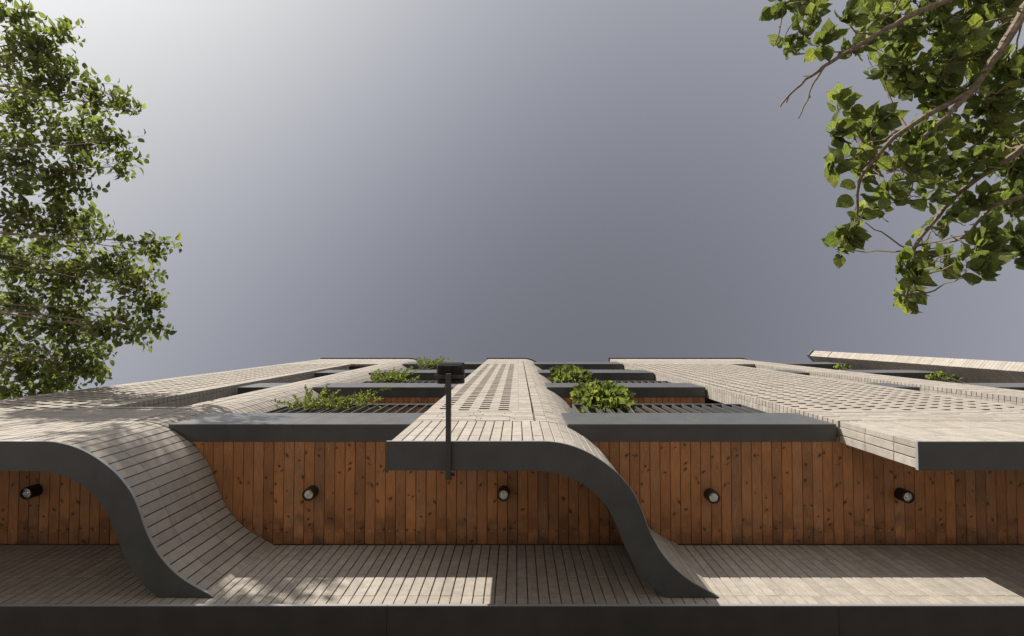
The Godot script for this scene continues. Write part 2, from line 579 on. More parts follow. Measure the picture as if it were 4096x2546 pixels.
func s_wall(called: String, label: String, x0: float, shift: float, g0: float, g1: float, first: float, slot: Array, soldier_from: float) -> Node3D:
	var w := hold(called, building)
	tag(w, label)
	var out := relax(smooth_path(moved(OUTER, shift)), 6)
	var inn := relax(smooth_path(moved(INNER, shift)), 6)
	var xe: float = out[0].x
	var straight := path_of([Vector2(x0, FRONT), Vector2(xe, FRONT)])
	# underside: the dark metal ribbon that follows the S
	var ro := path_of([Vector2(x0 - 0.012, FRONT - 0.006)])
	ro.append_array(inset(out, -0.006))
	ro[ro.size() - 1].y = 1.62
	var ri := path_of([Vector2(x0 - 0.012, 0.844)])
	ri.append_array(inn)
	var st := start()
	slab_between(st, ro, ri, BAND, BAND + 0.02)
	put("metal_soffit_band", done(st), M.steel, w)
	st = start()
	slab_between(st, inset(ro, -0.004), inset(ro, -0.0005), BAND + 0.003, BAND + 0.0215)
	put("edge_lip", done(st), M.trim, w)
	# backing behind the bricks
	st = start()
	var co := path_of([Vector2(x0 + 0.02, FRONT + 0.010)])
	co.append_array(inset(out, 0.010))
	co[co.size() - 1].y = 1.62
	var ci := path_of([Vector2(x0 + 0.02, 0.838)])
	ci.append_array(inset(inn, -0.004))
	slab_between(st, co, ci, BAND + 0.021, SOFFIT + 0.5)
	var so := inset(out, 0.010)
	so[so.size() - 1].y = 1.62
	slab_between(st, so, inset(inn, -0.004), SOFFIT + 0.5, ROOF)
	var hi := path_of([Vector2(x0 + 0.02, FRONT + 0.010), Vector2(xe, FRONT + 0.010)])
	var lo := path_of([Vector2(x0 + 0.02, 0.838), Vector2(xe, 0.838)])
	slab_between(st, hi, lo, 11.66, ROOF)
	put("wall_core", done(st), M.mortar, w)
	# behind the openwork the wall is hollow: a dark back panel with its edge strips
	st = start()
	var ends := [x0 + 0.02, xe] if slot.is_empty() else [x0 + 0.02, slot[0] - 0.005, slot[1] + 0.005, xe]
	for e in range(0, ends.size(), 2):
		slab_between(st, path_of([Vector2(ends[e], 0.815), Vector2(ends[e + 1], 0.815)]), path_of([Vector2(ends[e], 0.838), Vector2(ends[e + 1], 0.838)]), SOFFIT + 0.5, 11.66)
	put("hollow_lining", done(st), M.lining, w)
	var where := []
	var tints := []
	# upright bricks at the foot, level courses above, upright bricks under the coping
	var foot := [BAND + 0.026, 3.43, 3.71, 3.999]
	soldiers(w, straight, soldier_from - x0, xe - x0, foot, true)
	soldiers(w, out, 0.0, length_of(out), foot, true)
	if soldier_from > x0 + 0.1:
		soldiers(w, straight, 0.0, soldier_from - x0, foot, false, where, tints)
	var groove: float = xe - 0.035
	openwork(w, x0, groove - 0.007, g0, g1, first, 10, where, tints, slot)
	var curve := path_of([Vector2(groove + 0.007, FRONT)])
	curve.append_array(out)
	curved_courses(w, curve, 9, where, tints)
	var head := [13.15, 13.42, 13.68, 13.94]
	soldiers(w, straight, 0.0, xe - x0, head, false, where, tints)
	soldiers(w, out, 0.0, length_of(out), head, false, where, tints)
	many("brick_courses", box_mesh(Vector3.ONE, 0.008), M.brick_many, w, where, tints)
	# coping
	st = start()
	var po := path_of([Vector2(x0 - 0.03, FRONT - 0.035)])
	po.append_array(inset(out, -0.035))
	po[po.size() - 1].y = 1.66
	var pi := path_of([Vector2(x0 - 0.03, 0.87)])
	pi.append_array(inset(inn, 0.02))
	slab_between(st, po, pi, 13.96, 14.06)
	put("coping", done(st), M.steel, w)
	return w

func boards(parent: Node3D, x0: float, x1: float, h: float, d0: float, d1: float) -> void:
	var n := int(round((x1 - x0) / 0.0789))
	var recent := []
	var step := (x1 - x0) / n
	for k in n:
		var v := rng.randi() % 24
		while v in recent: v = (v + 5) % 24
		recent.append(v)
		if recent.size() > 8: recent.pop_front()
		var flip := rng.randf() < 0.5
		var key := "%d %s %.3f %.3f %.4f" % [v, flip, d0, d1, step]
		if not brick_meshes.has(key):
			brick_meshes[key] = board_mesh(step - 0.0035, d1 - d0, v, flip)
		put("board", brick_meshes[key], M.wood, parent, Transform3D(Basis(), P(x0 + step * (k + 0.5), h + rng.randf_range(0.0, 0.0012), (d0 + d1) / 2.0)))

# a board with eased long edges; its visible face looks down
func board_mesh(wide: float, long: float, strip: int, flip: bool) -> ArrayMesh:
	var st := start()
	var hw := wide / 2.0
	var prof := [Vector2(-hw, 0.014), Vector2(-hw, 0.003), Vector2(-hw + 0.003, 0.0), Vector2(hw - 0.003, 0.0), Vector2(hw, 0.003), Vector2(hw, 0.014)]
	var u := [0.02, 0.04, 0.07, 0.93, 0.96, 0.98]
	var v0 := 0.02
	var v1 := minf(0.98, v0 + long * 1.18)
	for k in prof.size() - 1:
		var a: Vector2 = prof[k]
		var b: Vector2 = prof[k + 1]
		var q := [Vector3(a.x, a.y, -long / 2), Vector3(b.x, b.y, -long / 2), Vector3(b.x, b.y, long / 2), Vector3(a.x, a.y, long / 2)]
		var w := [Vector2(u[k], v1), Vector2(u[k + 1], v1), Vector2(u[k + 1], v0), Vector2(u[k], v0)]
		for i in [0, 1, 2, 0, 2, 3]:
			var t: Vector2 = w[i]
			if flip: t.x = 1.0 - t.x
			st.set_uv(Vector2((strip + t.x) / 24.0, t.y))
			st.add_vertex(q[i])
	st.generate_normals()
	return st.commit()

func balcony(label: String, x0: float, x1: float, level: int, rail: Array) -> Node3D:
	var b := hold("balcony", building)
	tag(b, label)
	var s: Array = STOREYS[level]
	var h: float = s[0]
	var panels := maxi(1, int(round((x1 - x0) / 0.98)))
	for k in panels:
		bar("fascia_panel", lerpf(x0, x1, float(k) / panels) + (0.0015 if k else 0.0), lerpf(x0, x1, float(k + 1) / panels), h, s[1], 0.699, 0.728, M.steel, b, 0.0015)
	bar("soffit_strip", x0, x1, h + 0.0008, h + 0.02, 0.7282, 0.834, M.steel, b, 0.001)
	bar("floor_slab", x0, x1, h + 0.06, h + 0.30, 0.729, 1.70, M.concrete, b)
	if level > 0:
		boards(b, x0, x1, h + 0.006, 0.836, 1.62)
	if rail:
		var t: float = s[2]
		bar("top_rail", rail[0], rail[1], t, t + 0.045, 0.722, 0.757, M.steel, b)
		var n := int((rail[1] - rail[0]) / 0.0977)
		var step: float = (rail[1] - rail[0]) / n
		var bm := box_mesh(Vector3(0.011, t - s[1] + 0.10, 0.032), 0.001)
		for k in range(0, n + 1):
			var x: float = clampf(rail[0] + step * k, rail[0] + 0.006, rail[1] - 0.006)
			put("baluster", bm, M.steel, b, Transform3D(Basis(), P(x, (t + s[1] - 0.10) / 2.0, 0.7395)))
		bar("end_post", rail[0] - 0.012, rail[0] + 0.028, s[1] - 0.1, t + 0.001, 0.758, 0.82, M.steel, b)
		bar("end_post", rail[1] - 0.028, rail[1] + 0.012, s[1] - 0.1, t + 0.001, 0.758, 0.82, M.steel, b)
	return b

# ---------------------------------------------------------------- foliage
func leaf_at(pos: Vector3, tip: Vector3, size: float) -> Transform3D:
	var y := tip.normalized()
	var up := (Vector3(rng.randf_range(-0.9, 0.9), 1.0, rng.randf_range(-0.9, 0.9))).normalized()
	var x := y.cross(up).normalized()
	if x.length() < 0.1: x = Vector3.RIGHT
	return Transform3D(Basis(x, y, x.cross(y)).scaled(Vector3.ONE * size), pos)

func clothe(plant: Node3D, leaves: Array, shapes: Array, singles: int, picks: Array) -> void:
	# the nearest leaves one by one, all others as one mass
	leaves.sort_custom(func(a, b): return a.origin.distance_squared_to(Vector3(0, EYE, 0)) < b.origin.distance_squared_to(Vector3(0, EYE, 0)))
	var rest := []
	var mats: Array = M.leaf
	for k in leaves.size():
		if k < singles:
			put("leaf", shapes[k % shapes.size()], mats[picks[rng.randi() % picks.size()]], plant, leaves[k])
		else:
			rest.append(leaves[k])
	for s in shapes.size():
		var where := []
		var tints := []
		for k in range(s, rest.size(), shapes.size()):
			where.append(rest[k])
			var t: Vector3 = M.leaf_tones[picks[rng.randi() % picks.size()]] * rng.randf_range(0.85, 1.15)
			tints.append(Color(t.x, t.y, t.z))
		many("foliage", shapes[s], M.leaf_many, plant, where, tints)

func curve_to(a: Vector3, b: Vector3, sag: float, n := 6) -> Array:
	var side := (b - a).cross(Vector3.UP).normalized() * rng.randf_range(-0.5, 0.5) * sag
	var pts := []
	for k in n + 1:
		var t := float(k) / n
		pts.append(a.lerp(b, t) + (side + Vector3.UP * sag * 0.6) * sin(PI * t) + Vector3(rng.randf_range(-1, 1), rng.randf_range(-1, 1), rng.randf_range(-1, 1)) * 0.012 * (1.0 if k > 0 and k < n else 0.0))
	return pts

# leafy twigs that fill a ball: stalks alternate along each twig
func spray(st: SurfaceTool, centre: Vector3, root: Vector3, r: float, n_leaves: int, size: float, leaves: Array, flat := 1.0) -> void:
	var per := 7
	var n_twigs := maxi(2, int(float(n_leaves) / per))
	for t in n_twigs:
		var dir := Vector3(rng.randfn(), rng.randfn() * 0.8, rng.randfn()).normalized()
		var away := (centre - root).normalized()
		dir = (dir + away * 0.2).normalized()
		var end := centre + dir * r * pow(rng.randf(), 0.4) * Vector3(1, flat, 1)
		var from := root.lerp(centre, rng.randf_range(0.86, 1.0)) + Vector3(rng.randfn(), rng.randfn(), rng.randfn()) * r * 0.22
		var pts := curve_to(from, end, 0.10 * r, 4)
		tube(st, pts, size * 0.035, size * 0.014, 4)
		var side := 1.0
		for k in per:
			var u := lerpf(0.25, 1.0, float(k) / (per - 1))
			var f := u * 4.0
			var i := mini(int(f), 3)
			var a: Vector3 = pts[i]
			var b: Vector3 = pts[i + 1]
			var p := a.lerp(b, f - i)
			var along := (b - a).normalized()
			var out := along.cross(Vector3.UP).normalized() * side
			side = -side
			var tip := (out * rng.randf_range(0.5, 1.1) + along * rng.randf_range(0.2, 0.9) + Vector3.DOWN * rng.randf_range(-0.1, 0.75) + Vector3(rng.randfn(), rng.randfn(), rng.randfn()) * 0.25)
			var sz := size * rng.randf_range(0.6, 1.15)
			var foot := p + tip.normalized() * sz * 0.28
			tube(st, [p, foot], size * 0.014, size * 0.010, 3)
			leaves.append(leaf_at(foot, tip, sz))

func _ready() -> void:
	rng.seed = 20240
	# ------------------------------------------------ camera: on the pavement, looking straight up beside the facade
	var cam := Camera3D.new()
	cam.name = "camera"
	cam.projection = Camera3D.PROJECTION_FRUSTUM
	cam.near = 0.05
	cam.far = 600.0
	cam.size = 2.0 * 0.05 * 1273.0 / 2048.0
	cam.frustum_offset = Vector2(-23.0 / 2048.0 * 0.05, 0.0)
	cam.position = Vector3(0, EYE, 0)
	cam.rotation = Vector3(PI / 2 + atan(65.0 / 2048.0), 0, 0)
	add_child(cam)
	cam.current = true
	# ------------------------------------------------ sky and sun
	var to_sun := Vector3(-0.785, 0.58, 1.0).normalized()
	var sky_im := Image.create(512, 256, false, Image.FORMAT_RGBF)
	for y in 256:
		var th := PI * (y + 0.5) / 256.0
		for x in 512:
			var ph := TAU * (x + 0.5) / 512.0
			var dir := Vector3(sin(ph) * sin(th), cos(th), -cos(ph) * sin(th))
			var ang := rad_to_deg(acos(clampf(dir.dot(to_sun), -1, 1)))
			var l := 0.122 + 1.5 * exp(-ang / 20.5) + 0.72 * pow(1.0 - maxf(dir.y, 0.0), 1.1)
			var t := smoothstep(0.15, 0.75, l)
			if y >= 128: l = 0.183
			var c := Color(0.950, 1.0, 1.18).lerp(Color(0.995, 0.998, 1.015), t) * l / 1.35
			sky_im.set_pixel(x, y, Color(c.r, c.g, c.b))
	var pano := PanoramaSkyMaterial.new()
	pano.panorama = ImageTexture.create_from_image(sky_im)
	var sky := Sky.new()
	sky.sky_material = pano
	var env := Environment.new()
	env.background_mode = Environment.BG_SKY
	env.sky = sky
	env.tonemap_mode = Environment.TONE_MAPPER_LINEAR
	env.tonemap_exposure = 1.35
	env.sdfgi_enabled = true
	env.ssao_enabled = true
	env.ssil_enabled = true
	var we := WorldEnvironment.new()
	we.name = "environment"
	we.environment = env
	add_child(we)
	var sun := DirectionalLight3D.new()
	sun.name = "sun"
	sun.light_energy = 1.6
	sun.light_color = Color(1.0, 0.965, 0.91)
	sun.light_angular_distance = 0.5
	sun.shadow_enabled = true
	add_child(sun)
	sun.look_at_from_position(Vector3.ZERO, -to_sun, Vector3.UP)

	make_materials()
	# ------------------------------------------------ the street below
	var g := PlaneMesh.new()
	g.size = Vector2(900, 900)
	var gm := std(0.19, 0.178, 0.162, 0.95)
	tag(put("ground", g, gm), "dusty ground", "", "", "structure")
	var rd := PlaneMesh.new()
	rd.size = Vector2(300, 8)
	tag(put("road", rd, std(0.07, 0.07, 0.07, 0.9), self, Transform3D(Basis(), Vector3(0, 0.004, 10.5))), "asphalt road", "", "", "structure")
	var pv := BoxMesh.new()
	pv.size = Vector3(120, 0.12, 9.2)
	tag(put("pavement", pv, std(0.31, 0.288, 0.262, 0.9), self, Transform3D(Basis(), Vector3(0, 0.06, 1.9))), "pale stone pavement along the building", "", "", "structure")

	build_building()
	build_fittings()
	build_shrubs()
	build_left_tree()
	build_right_tree()

func build_building() -> void:
	building = hold("apartment_building", self, Vector3.ZERO)
	tag(building, "pale brick apartment building with curved walls, dark metal balconies and timber ceilings", "building")
	s_wall("brick_wall", "brick wall at the left with a tall open slot and openwork, dappled by tree shade", -5.34, -3.115, -5.25, -3.83, -5.13, [-3.77, -3.13, 4.68, 11.56], -3.9)
	s_wall("brick_pier", "brick pier in the middle with four columns of narrow openings", -0.805, 0.0, -0.72, -0.08, -0.527, [], -0.805)
	build_right_wall()
	build_fin()
	# slot in the left wall: sill, lined sides, the floors that pass behind it
	var left: Node3D = building.get_node("brick_wall")
	bar("slot_sill", -3.80, -3.10, 4.655, 4.678, 0.662, 0.84, M.trim, left)
	var w := []
	var t := []
	return_courses(left, path_of([Vector2(-3.77, FRONT + 0.054), Vector2(-3.77, 0.846)]), 4.68, 11.5, 0, w, t)
	return_courses(left, path_of([Vector2(-3.13, 0.846), Vector2(-3.13, FRONT + 0.054)]), 4.68, 11.5, 0, w, t)
	many("slot_courses", box_mesh(Vector3.ONE, 0.008), M.brick_many, left, w, t)
	# recessed wall of upright bricks under the timber ceiling
	var back := hold("recessed_wall", building)
	tag(back, "recessed wall of upright bricks below the timber ceiling")
	var p := path_of([Vector2(-4.4, BACK), Vector2(4.4, BACK)])
	var rows := [3.108, 3.226, 3.478, 3.735, 3.992]
	var where := []
	var tints := []
	var n := int(8.8 / PITCH)
	for i in n:
		var x := -4.4 + PITCH * i
		var hidden := (x > -2.35 and x < -2.05) or (x > 0.78 and x < 1.0)
		for r in 4:
			var size := Vector3(0.0608, snappedf(rows[r + 1] - rows[r] - 0.0022, 0.001), 0.042)
			var tr := brick_frame(p, PITCH * i, PITCH * (i + 1), rows[r], rows[r + 1], 0.042, rng.randf_range(-0.0012, 0.0012))
			var far := absf(x) > 3.55
			if (r == 1 or r == 2 or (r == 3 and i % 1 == 0)) and not hidden and not far:
				put("brick", brick_mesh(size), brick_mats[rng.randi() % brick_mats.size()], back, tr)
			else:
				where.append(tr.scaled_local(size))
				tints.append(tint())
	many("brick_courses", box_mesh(Vector3.ONE, 0.008), M.brick_many, back, where, tints)
	bar("wall_core", -6.0, 7.8, 3.105, 4.06, BACK + 0.010, 1.95, M.mortar, back)
	var joints := [-6.0, -3.35, -0.775, 1.9, 4.6, 7.8]
	for k in 5:
		bar("metal_lintel", joints[k] + 0.002, joints[k + 1], 3.082, 3.104, 1.612, 2.2, M.lintel, back, 0.0015)
		bar("edge_lip", joints[k] + 0.003, joints[k + 1] - 0.001, 3.085, 3.107, 1.6085, 1.6115, M.trim, back, 0.0006)
	bar("shop_front", -6.0, 7.8, -1.5, 3.08, 2.2, 2.3, M.post, back)
	# timber ceiling of the recess
	var ceil := hold("timber_ceiling", building)
	tag(ceil, "ceiling of knotty brown boards under the first balconies")
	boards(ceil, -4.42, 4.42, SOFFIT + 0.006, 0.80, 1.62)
	bar("backing", -5.9, 7.8, SOFFIT + 0.022, SOFFIT + 0.055, 0.73, 1.7, M.mortar, ceil)
	# wall at the back of the balconies and the roof
	var inner := hold("balcony_back_wall", building)
	bar("plaster", -5.3, 12.0, 4.4, 13.9, 1.705, 1.9, M.concrete, inner)
	bar("roof_slab", -5.3, 12.0, 13.90, 14.0, 0.86, 9.0, M.concrete, inner)
	bar("side_wall", -5.3, -5.2, 3.3, 13.9, 0.86, 9.0, M.mortar, inner)
	for level in 4:
		var name_: String = ["first", "second", "third", "top"][level]
		balcony("%s balcony between the left wall and the pier" % name_, -2.715, -0.79, level, [-2.345, -0.83] if level < 3 else [])
		balcony("%s balcony between the pier and the right wall" % name_, 0.386, 2.476, level, [0.565, 2.31] if level < 3 else [])
		if level > 0:
			balcony("%s balcony beyond the right wall" % name_, 6.2, 7.8, level, [])
		if level in [1, 2]:
			balcony("%s floor showing in the left slot" % name_, -3.70, -3.05, level, [])
			balcony("%s floor showing in the right slot" % name_, 4.70, 5.31, level, [])

func build_right_wall() -> void:
	var w := hold("brick_wall", building)
	tag(w, "brick wall at the right with wide openwork and a lit brick return")
	var x0 := 2.5
	var xe := 6.04
	var where := []
	var tints := []
	var straight := path_of([Vector2(x0, FRONT), Vector2(xe, FRONT)])
	var bend := PackedVector2Array()
	for k in 9:
		bend.append(Vector2(OUTER[k].x - 0.17 + xe, OUTER[k].y))
	bend = relax(smooth_path(bend), 4)
	var st := start()
	slab_between(st, path_of([Vector2(x0 - 0.012, FRONT - 0.006), Vector2(xe + 0.3, FRONT - 0.006)]), path_of([Vector2(x0 - 0.012, 0.844), Vector2(xe + 0.3, 0.844)]), BAND, BAND + 0.02)
	put("metal_soffit_band", done(st), M.steel, w)
	bar("band_end", x0 - 0.0155, x0 - 0.0125, BAND + 0.001, BAND + 0.023, FRONT - 0.006, 0.844, M.trim, w, 0.0005)
	st = start()
	var e0 := x0 + 0.02
	slab_between(st, path_of([Vector2(e0, FRONT + 0.010), Vector2(xe, FRONT + 0.010)]), path_of([Vector2(e0, 0.83), Vector2(xe, 0.83)]), BAND + 0.021, SOFFIT + 0.5)
	slab_between(st, path_of([Vector2(e0, FRONT + 0.010), Vector2(xe, FRONT + 0.010)]), path_of([Vector2(e0, 0.83), Vector2(xe, 0.83)]), 11.66, ROOF)
	slab_between(st, path_of([Vector2(5.40, FRONT + 0.010), Vector2(xe, FRONT + 0.010)]), path_of([Vector2(5.40, 0.83), Vector2(xe, 0.83)]), SOFFIT + 0.5, 11.66)
	var bi := inset(bend, 0.010)
	slab_between(st, bi, inset(bend, 0.16), BAND + 0.021, ROOF)
	put("wall_core", done(st), M.mortar, w)
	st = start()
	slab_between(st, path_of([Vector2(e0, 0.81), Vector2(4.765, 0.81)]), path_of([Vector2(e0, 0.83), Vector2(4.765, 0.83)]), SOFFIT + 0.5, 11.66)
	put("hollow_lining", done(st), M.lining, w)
	var foot := [BAND + 0.026, 3.43, 3.71, 3.999]
	soldiers(w, straight, 0.0, 1.35, foot, true)
	soldiers(w, straight, 1.35, xe - x0, foot, false, where, tints)
	openwork(w, x0, xe, 2.55, 4.72, 2.736, 9, where, tints, [4.77, 5.37, 4.68, 11.56])
	curved_courses(w, bend, 0, where, tints)
	var head := [13.15, 13.42, 13.68, 13.94]
	soldiers(w, straight, 0.0, xe - x0, head, false, where, tints)
	soldiers(w, bend, 0.0, length_of(bend), head, false, where, tints)
	# the return that faces the pier, and the side of the slot that faces it too
	var ret := path_of([Vector2(x0, 0.844), Vector2(x0, FRONT + 0.043)])
	soldiers(w, ret, 0.0, length_of(ret), foot, true)
	return_courses(w, path_of([Vector2(x0, 0.844), Vector2(x0, FRONT + 0.054)]), 4.02, 13.1, 40, where, tints)
	return_courses(w, path_of([Vector2(5.37, 0.844), Vector2(5.37, FRONT + 0.054)]), 4.68, 11.55, 0, where, tints)
	return_courses(w, path_of([Vector2(4.77, FRONT + 0.054), Vector2(4.77, 0.844)]), 4.68, 11.55, 0, where, tints)
	soldiers(w, ret, 0.0, length_of(ret), head, false, where, tints)
	many("brick_courses", box_mesh(Vector3.ONE, 0.008), M.brick_many, w, where, tints)
	st = start()
	var po := path_of([Vector2(x0 - 0.03, FRONT - 0.035)])
	po.append_array(inset(bend, -0.035))
	var pi := path_of([Vector2(x0 - 0.03, 0.87)])
	pi.append_array(inset(bend, 0.2))
	slab_between(st, po, pi, 13.96, 14.06)
	put("coping", done(st), M.steel, w)

func build_fin() -> void:
	# a wall set askew beyond the last balcony: narrow lit end, long shaded side
	var w := hold("corner_wall", building)
	tag(w, "slanting brick wall at the far right, its end in sun and its side in shade")
	var a := Vector2(8.07, 0.446)
	var b := Vector2(7.94, 0.587)
	var c := b + Vector2(0.72, 0.80)
	var e := c + (a - b)
	var st := start()
	var mid := (a + c) / 2.0
	var shrink := func(v: Vector2) -> Vector2: return v + (mid - v).normalized() * 0.02
	slab_between(st, path_of([shrink.call(a), shrink.call(b)]), path_of([shrink.call(e), shrink.call(c)]), 2.0, ROOF)
	put("wall_core", done(st), M.mortar, w)
	var where := []
	var tints := []
	var side := path_of([c, b])
	var end := path_of([b, a])
	# paths run so that their outward side faces the street
	side = path_of([b + (c - b), b])
	for k in range(-20, 132):
		var h := 4.02 + COURSE * k
		lay(w, path_of([b, a]), 0.0, 0.192, h, false, where, tints, 0.05, 0.004)
		var s := 0.0
		var total := length_of(side)
		while s < total - 0.02:
			var nx := minf(s + (0.13 if s == 0.0 and k % 2 else 0.268), total)
			lay(w, side, s, nx, h, false, where, tints, 0.05, 0.004)
			s = nx
	var head := [13.16, 13.42, 13.68, 13.94]
	soldiers(w, end, 0.0, 0.192, head, false, where, tints)
	soldiers(w, side, 0.0, length_of(side), head, false, where, tints)
	many("brick_courses", box_mesh(Vector3.ONE, 0.008), M.brick_many, w, where, tints)
	st = start()
	var grow := func(v: Vector2) -> Vector2: return v - (mid - v).normalized() * 0.03
	slab_between(st, path_of([grow.call(a), grow.call(b)]), path_of([grow.call(e), grow.call(c)]), 13.96, 14.06)
	put("coping", done(st), M.steel, w)

func build_fittings() -> void:
	# five surface spotlights under the timber ceiling
	var spots := [[-3.726, 1.206, "leftmost black ceiling spotlight, inside the curve of the left wall"], [-1.587, 1.216, "black ceiling spotlight between the left curved wall and the pier"], [-0.108, 1.219, "black ceiling spotlight behind the dark band of the pier"], [1.487, 1.238, "black ceiling spotlight just right of the curved pier"], [2.96, 1.234, "rightmost black ceiling spotlight, below the right wall's dark band"]]
	var body := lathe([Vector2(0.001, 0.09), Vector2(0.047, 0.09), Vector2(0.047, 0.004), Vector2(0.044, 0.0), Vector2(0.039, 0.0), Vector2(0.036, 0.012), Vector2(0.034, 0.016)])
	var cone := lathe([Vector2(0.033, 0.012), Vector2(0.029, 0.026), Vector2(0.022, 0.040), Vector2(0.011, 0.050), Vector2(0.001, 0.052)])
	var chip := lathe([Vector2(0.0085, 0.050), Vector2(0.0085, 0.047), Vector2(0.001, 0.0465)], 16)
	var glass := lathe([Vector2(0.035, 0.0115), Vector2(0.0005, 0.0112)])
	for s in spots:
		var o := hold("ceiling_spotlight", self, P(s[0], 3.912, s[1]))
		tag(o, s[2], "spotlight", "spotlights under the timber ceiling")
		put("housing", body, M.black, o)
		put("reflector", cone, M.reflector, o)
		put("light_chip", chip, M.diode, o)
		put("front_glass", glass, M.lens, o)
	# floodlight on an arm under the pier
	var f := hold("floodlight", self, P(-0.42, 3.165, 0.872))
	tag(f, "black finned floodlight on a square arm fixed under the brick pier", "floodlight")
	var arm := put("arm", box_mesh(Vector3(0.031, 0.031, 0.640), 0.002), M.post, f)
	arm.position = Vector3(-0.006, 0.0, 0.310)
	arm.rotation.y = 0.0
	bar_local(f, "arm_cap", Vector3(-0.006, 0.0, -0.0125), Vector3(0.029, 0.029, 0.004), M.black)
	bar_local(f, "clamp", Vector3(0.018, 0.017, 0.008), Vector3(0.026, 0.008, 0.02), M.black)
	var head := hold("lamp_head", f, Vector3(-0.006, 0.062, 0.622))
	head.rotation = Vector3(0.10, 0.0, 0.0)
	var st := start()
	bevel_box(st, Vector3(0, 0.012, 0), Vector3(0.168, 0.034, 0.128), 0.009)
	bevel_box(st, Vector3(0, 0.036, 0), Vector3(0.176, 0.014, 0.136), 0.006)
	put("head_casing", done(st), M.black, head)
	st = start()
	for k in 17:
		bevel_box(st, Vector3(-0.064 + 0.008 * k, -0.014, 0.016), Vector3(0.0026, 0.026, 0.082), 0.0008)
	for s in [-1.0, 1.0]:
		for k in 11:
			bevel_box(st, Vector3(s * 0.0765, -0.010, -0.05 + 0.0095 * k), Vector3(0.010, 0.012, 0.003), 0.0006)
	put("cooling_fins", done(st), std(0.06, 0.06, 0.058, 0.34), head)
	bar_local(head, "driver_box", Vector3(0, -0.012, -0.047), Vector3(0.126, 0.016, 0.024), M.black)
	st = start()
	bevel_box(st, Vector3(0, -0.040, -0.008), Vector3(0.178, 0.004, 0.020), 0.001)
	for s in [-1.0, 1.0]:
		bevel_box(st, Vector3(s * 0.090, -0.012, -0.008), Vector3(0.004, 0.058, 0.020), 0.001)
	put("bracket", done(st), M.post, head)
	for s in [-1.0, 1.0]:
		bar_local(head, "bracket_slot", Vector3(s * 0.042, -0.0422, -0.008), Vector3(0.020, 0.0012, 0.005), M.black)
	st = start()
	tube(st, [Vector3(-0.02, -0.015, -0.05), Vector3(-0.028, -0.045, -0.075), Vector3(-0.014, -0.062, -0.085), Vector3(0.002, -0.062, -0.10)], 0.0035, 0.0035, 6)
	put("cable", done(st), M.black, head)

func bar_local(parent: Node3D, called: String, at: Vector3, size: Vector3, mat: Material) -> void:
	put(called, box_mesh(size, minf(0.001, size.y * 0.3)), mat, parent, Transform3D(Basis(), at))

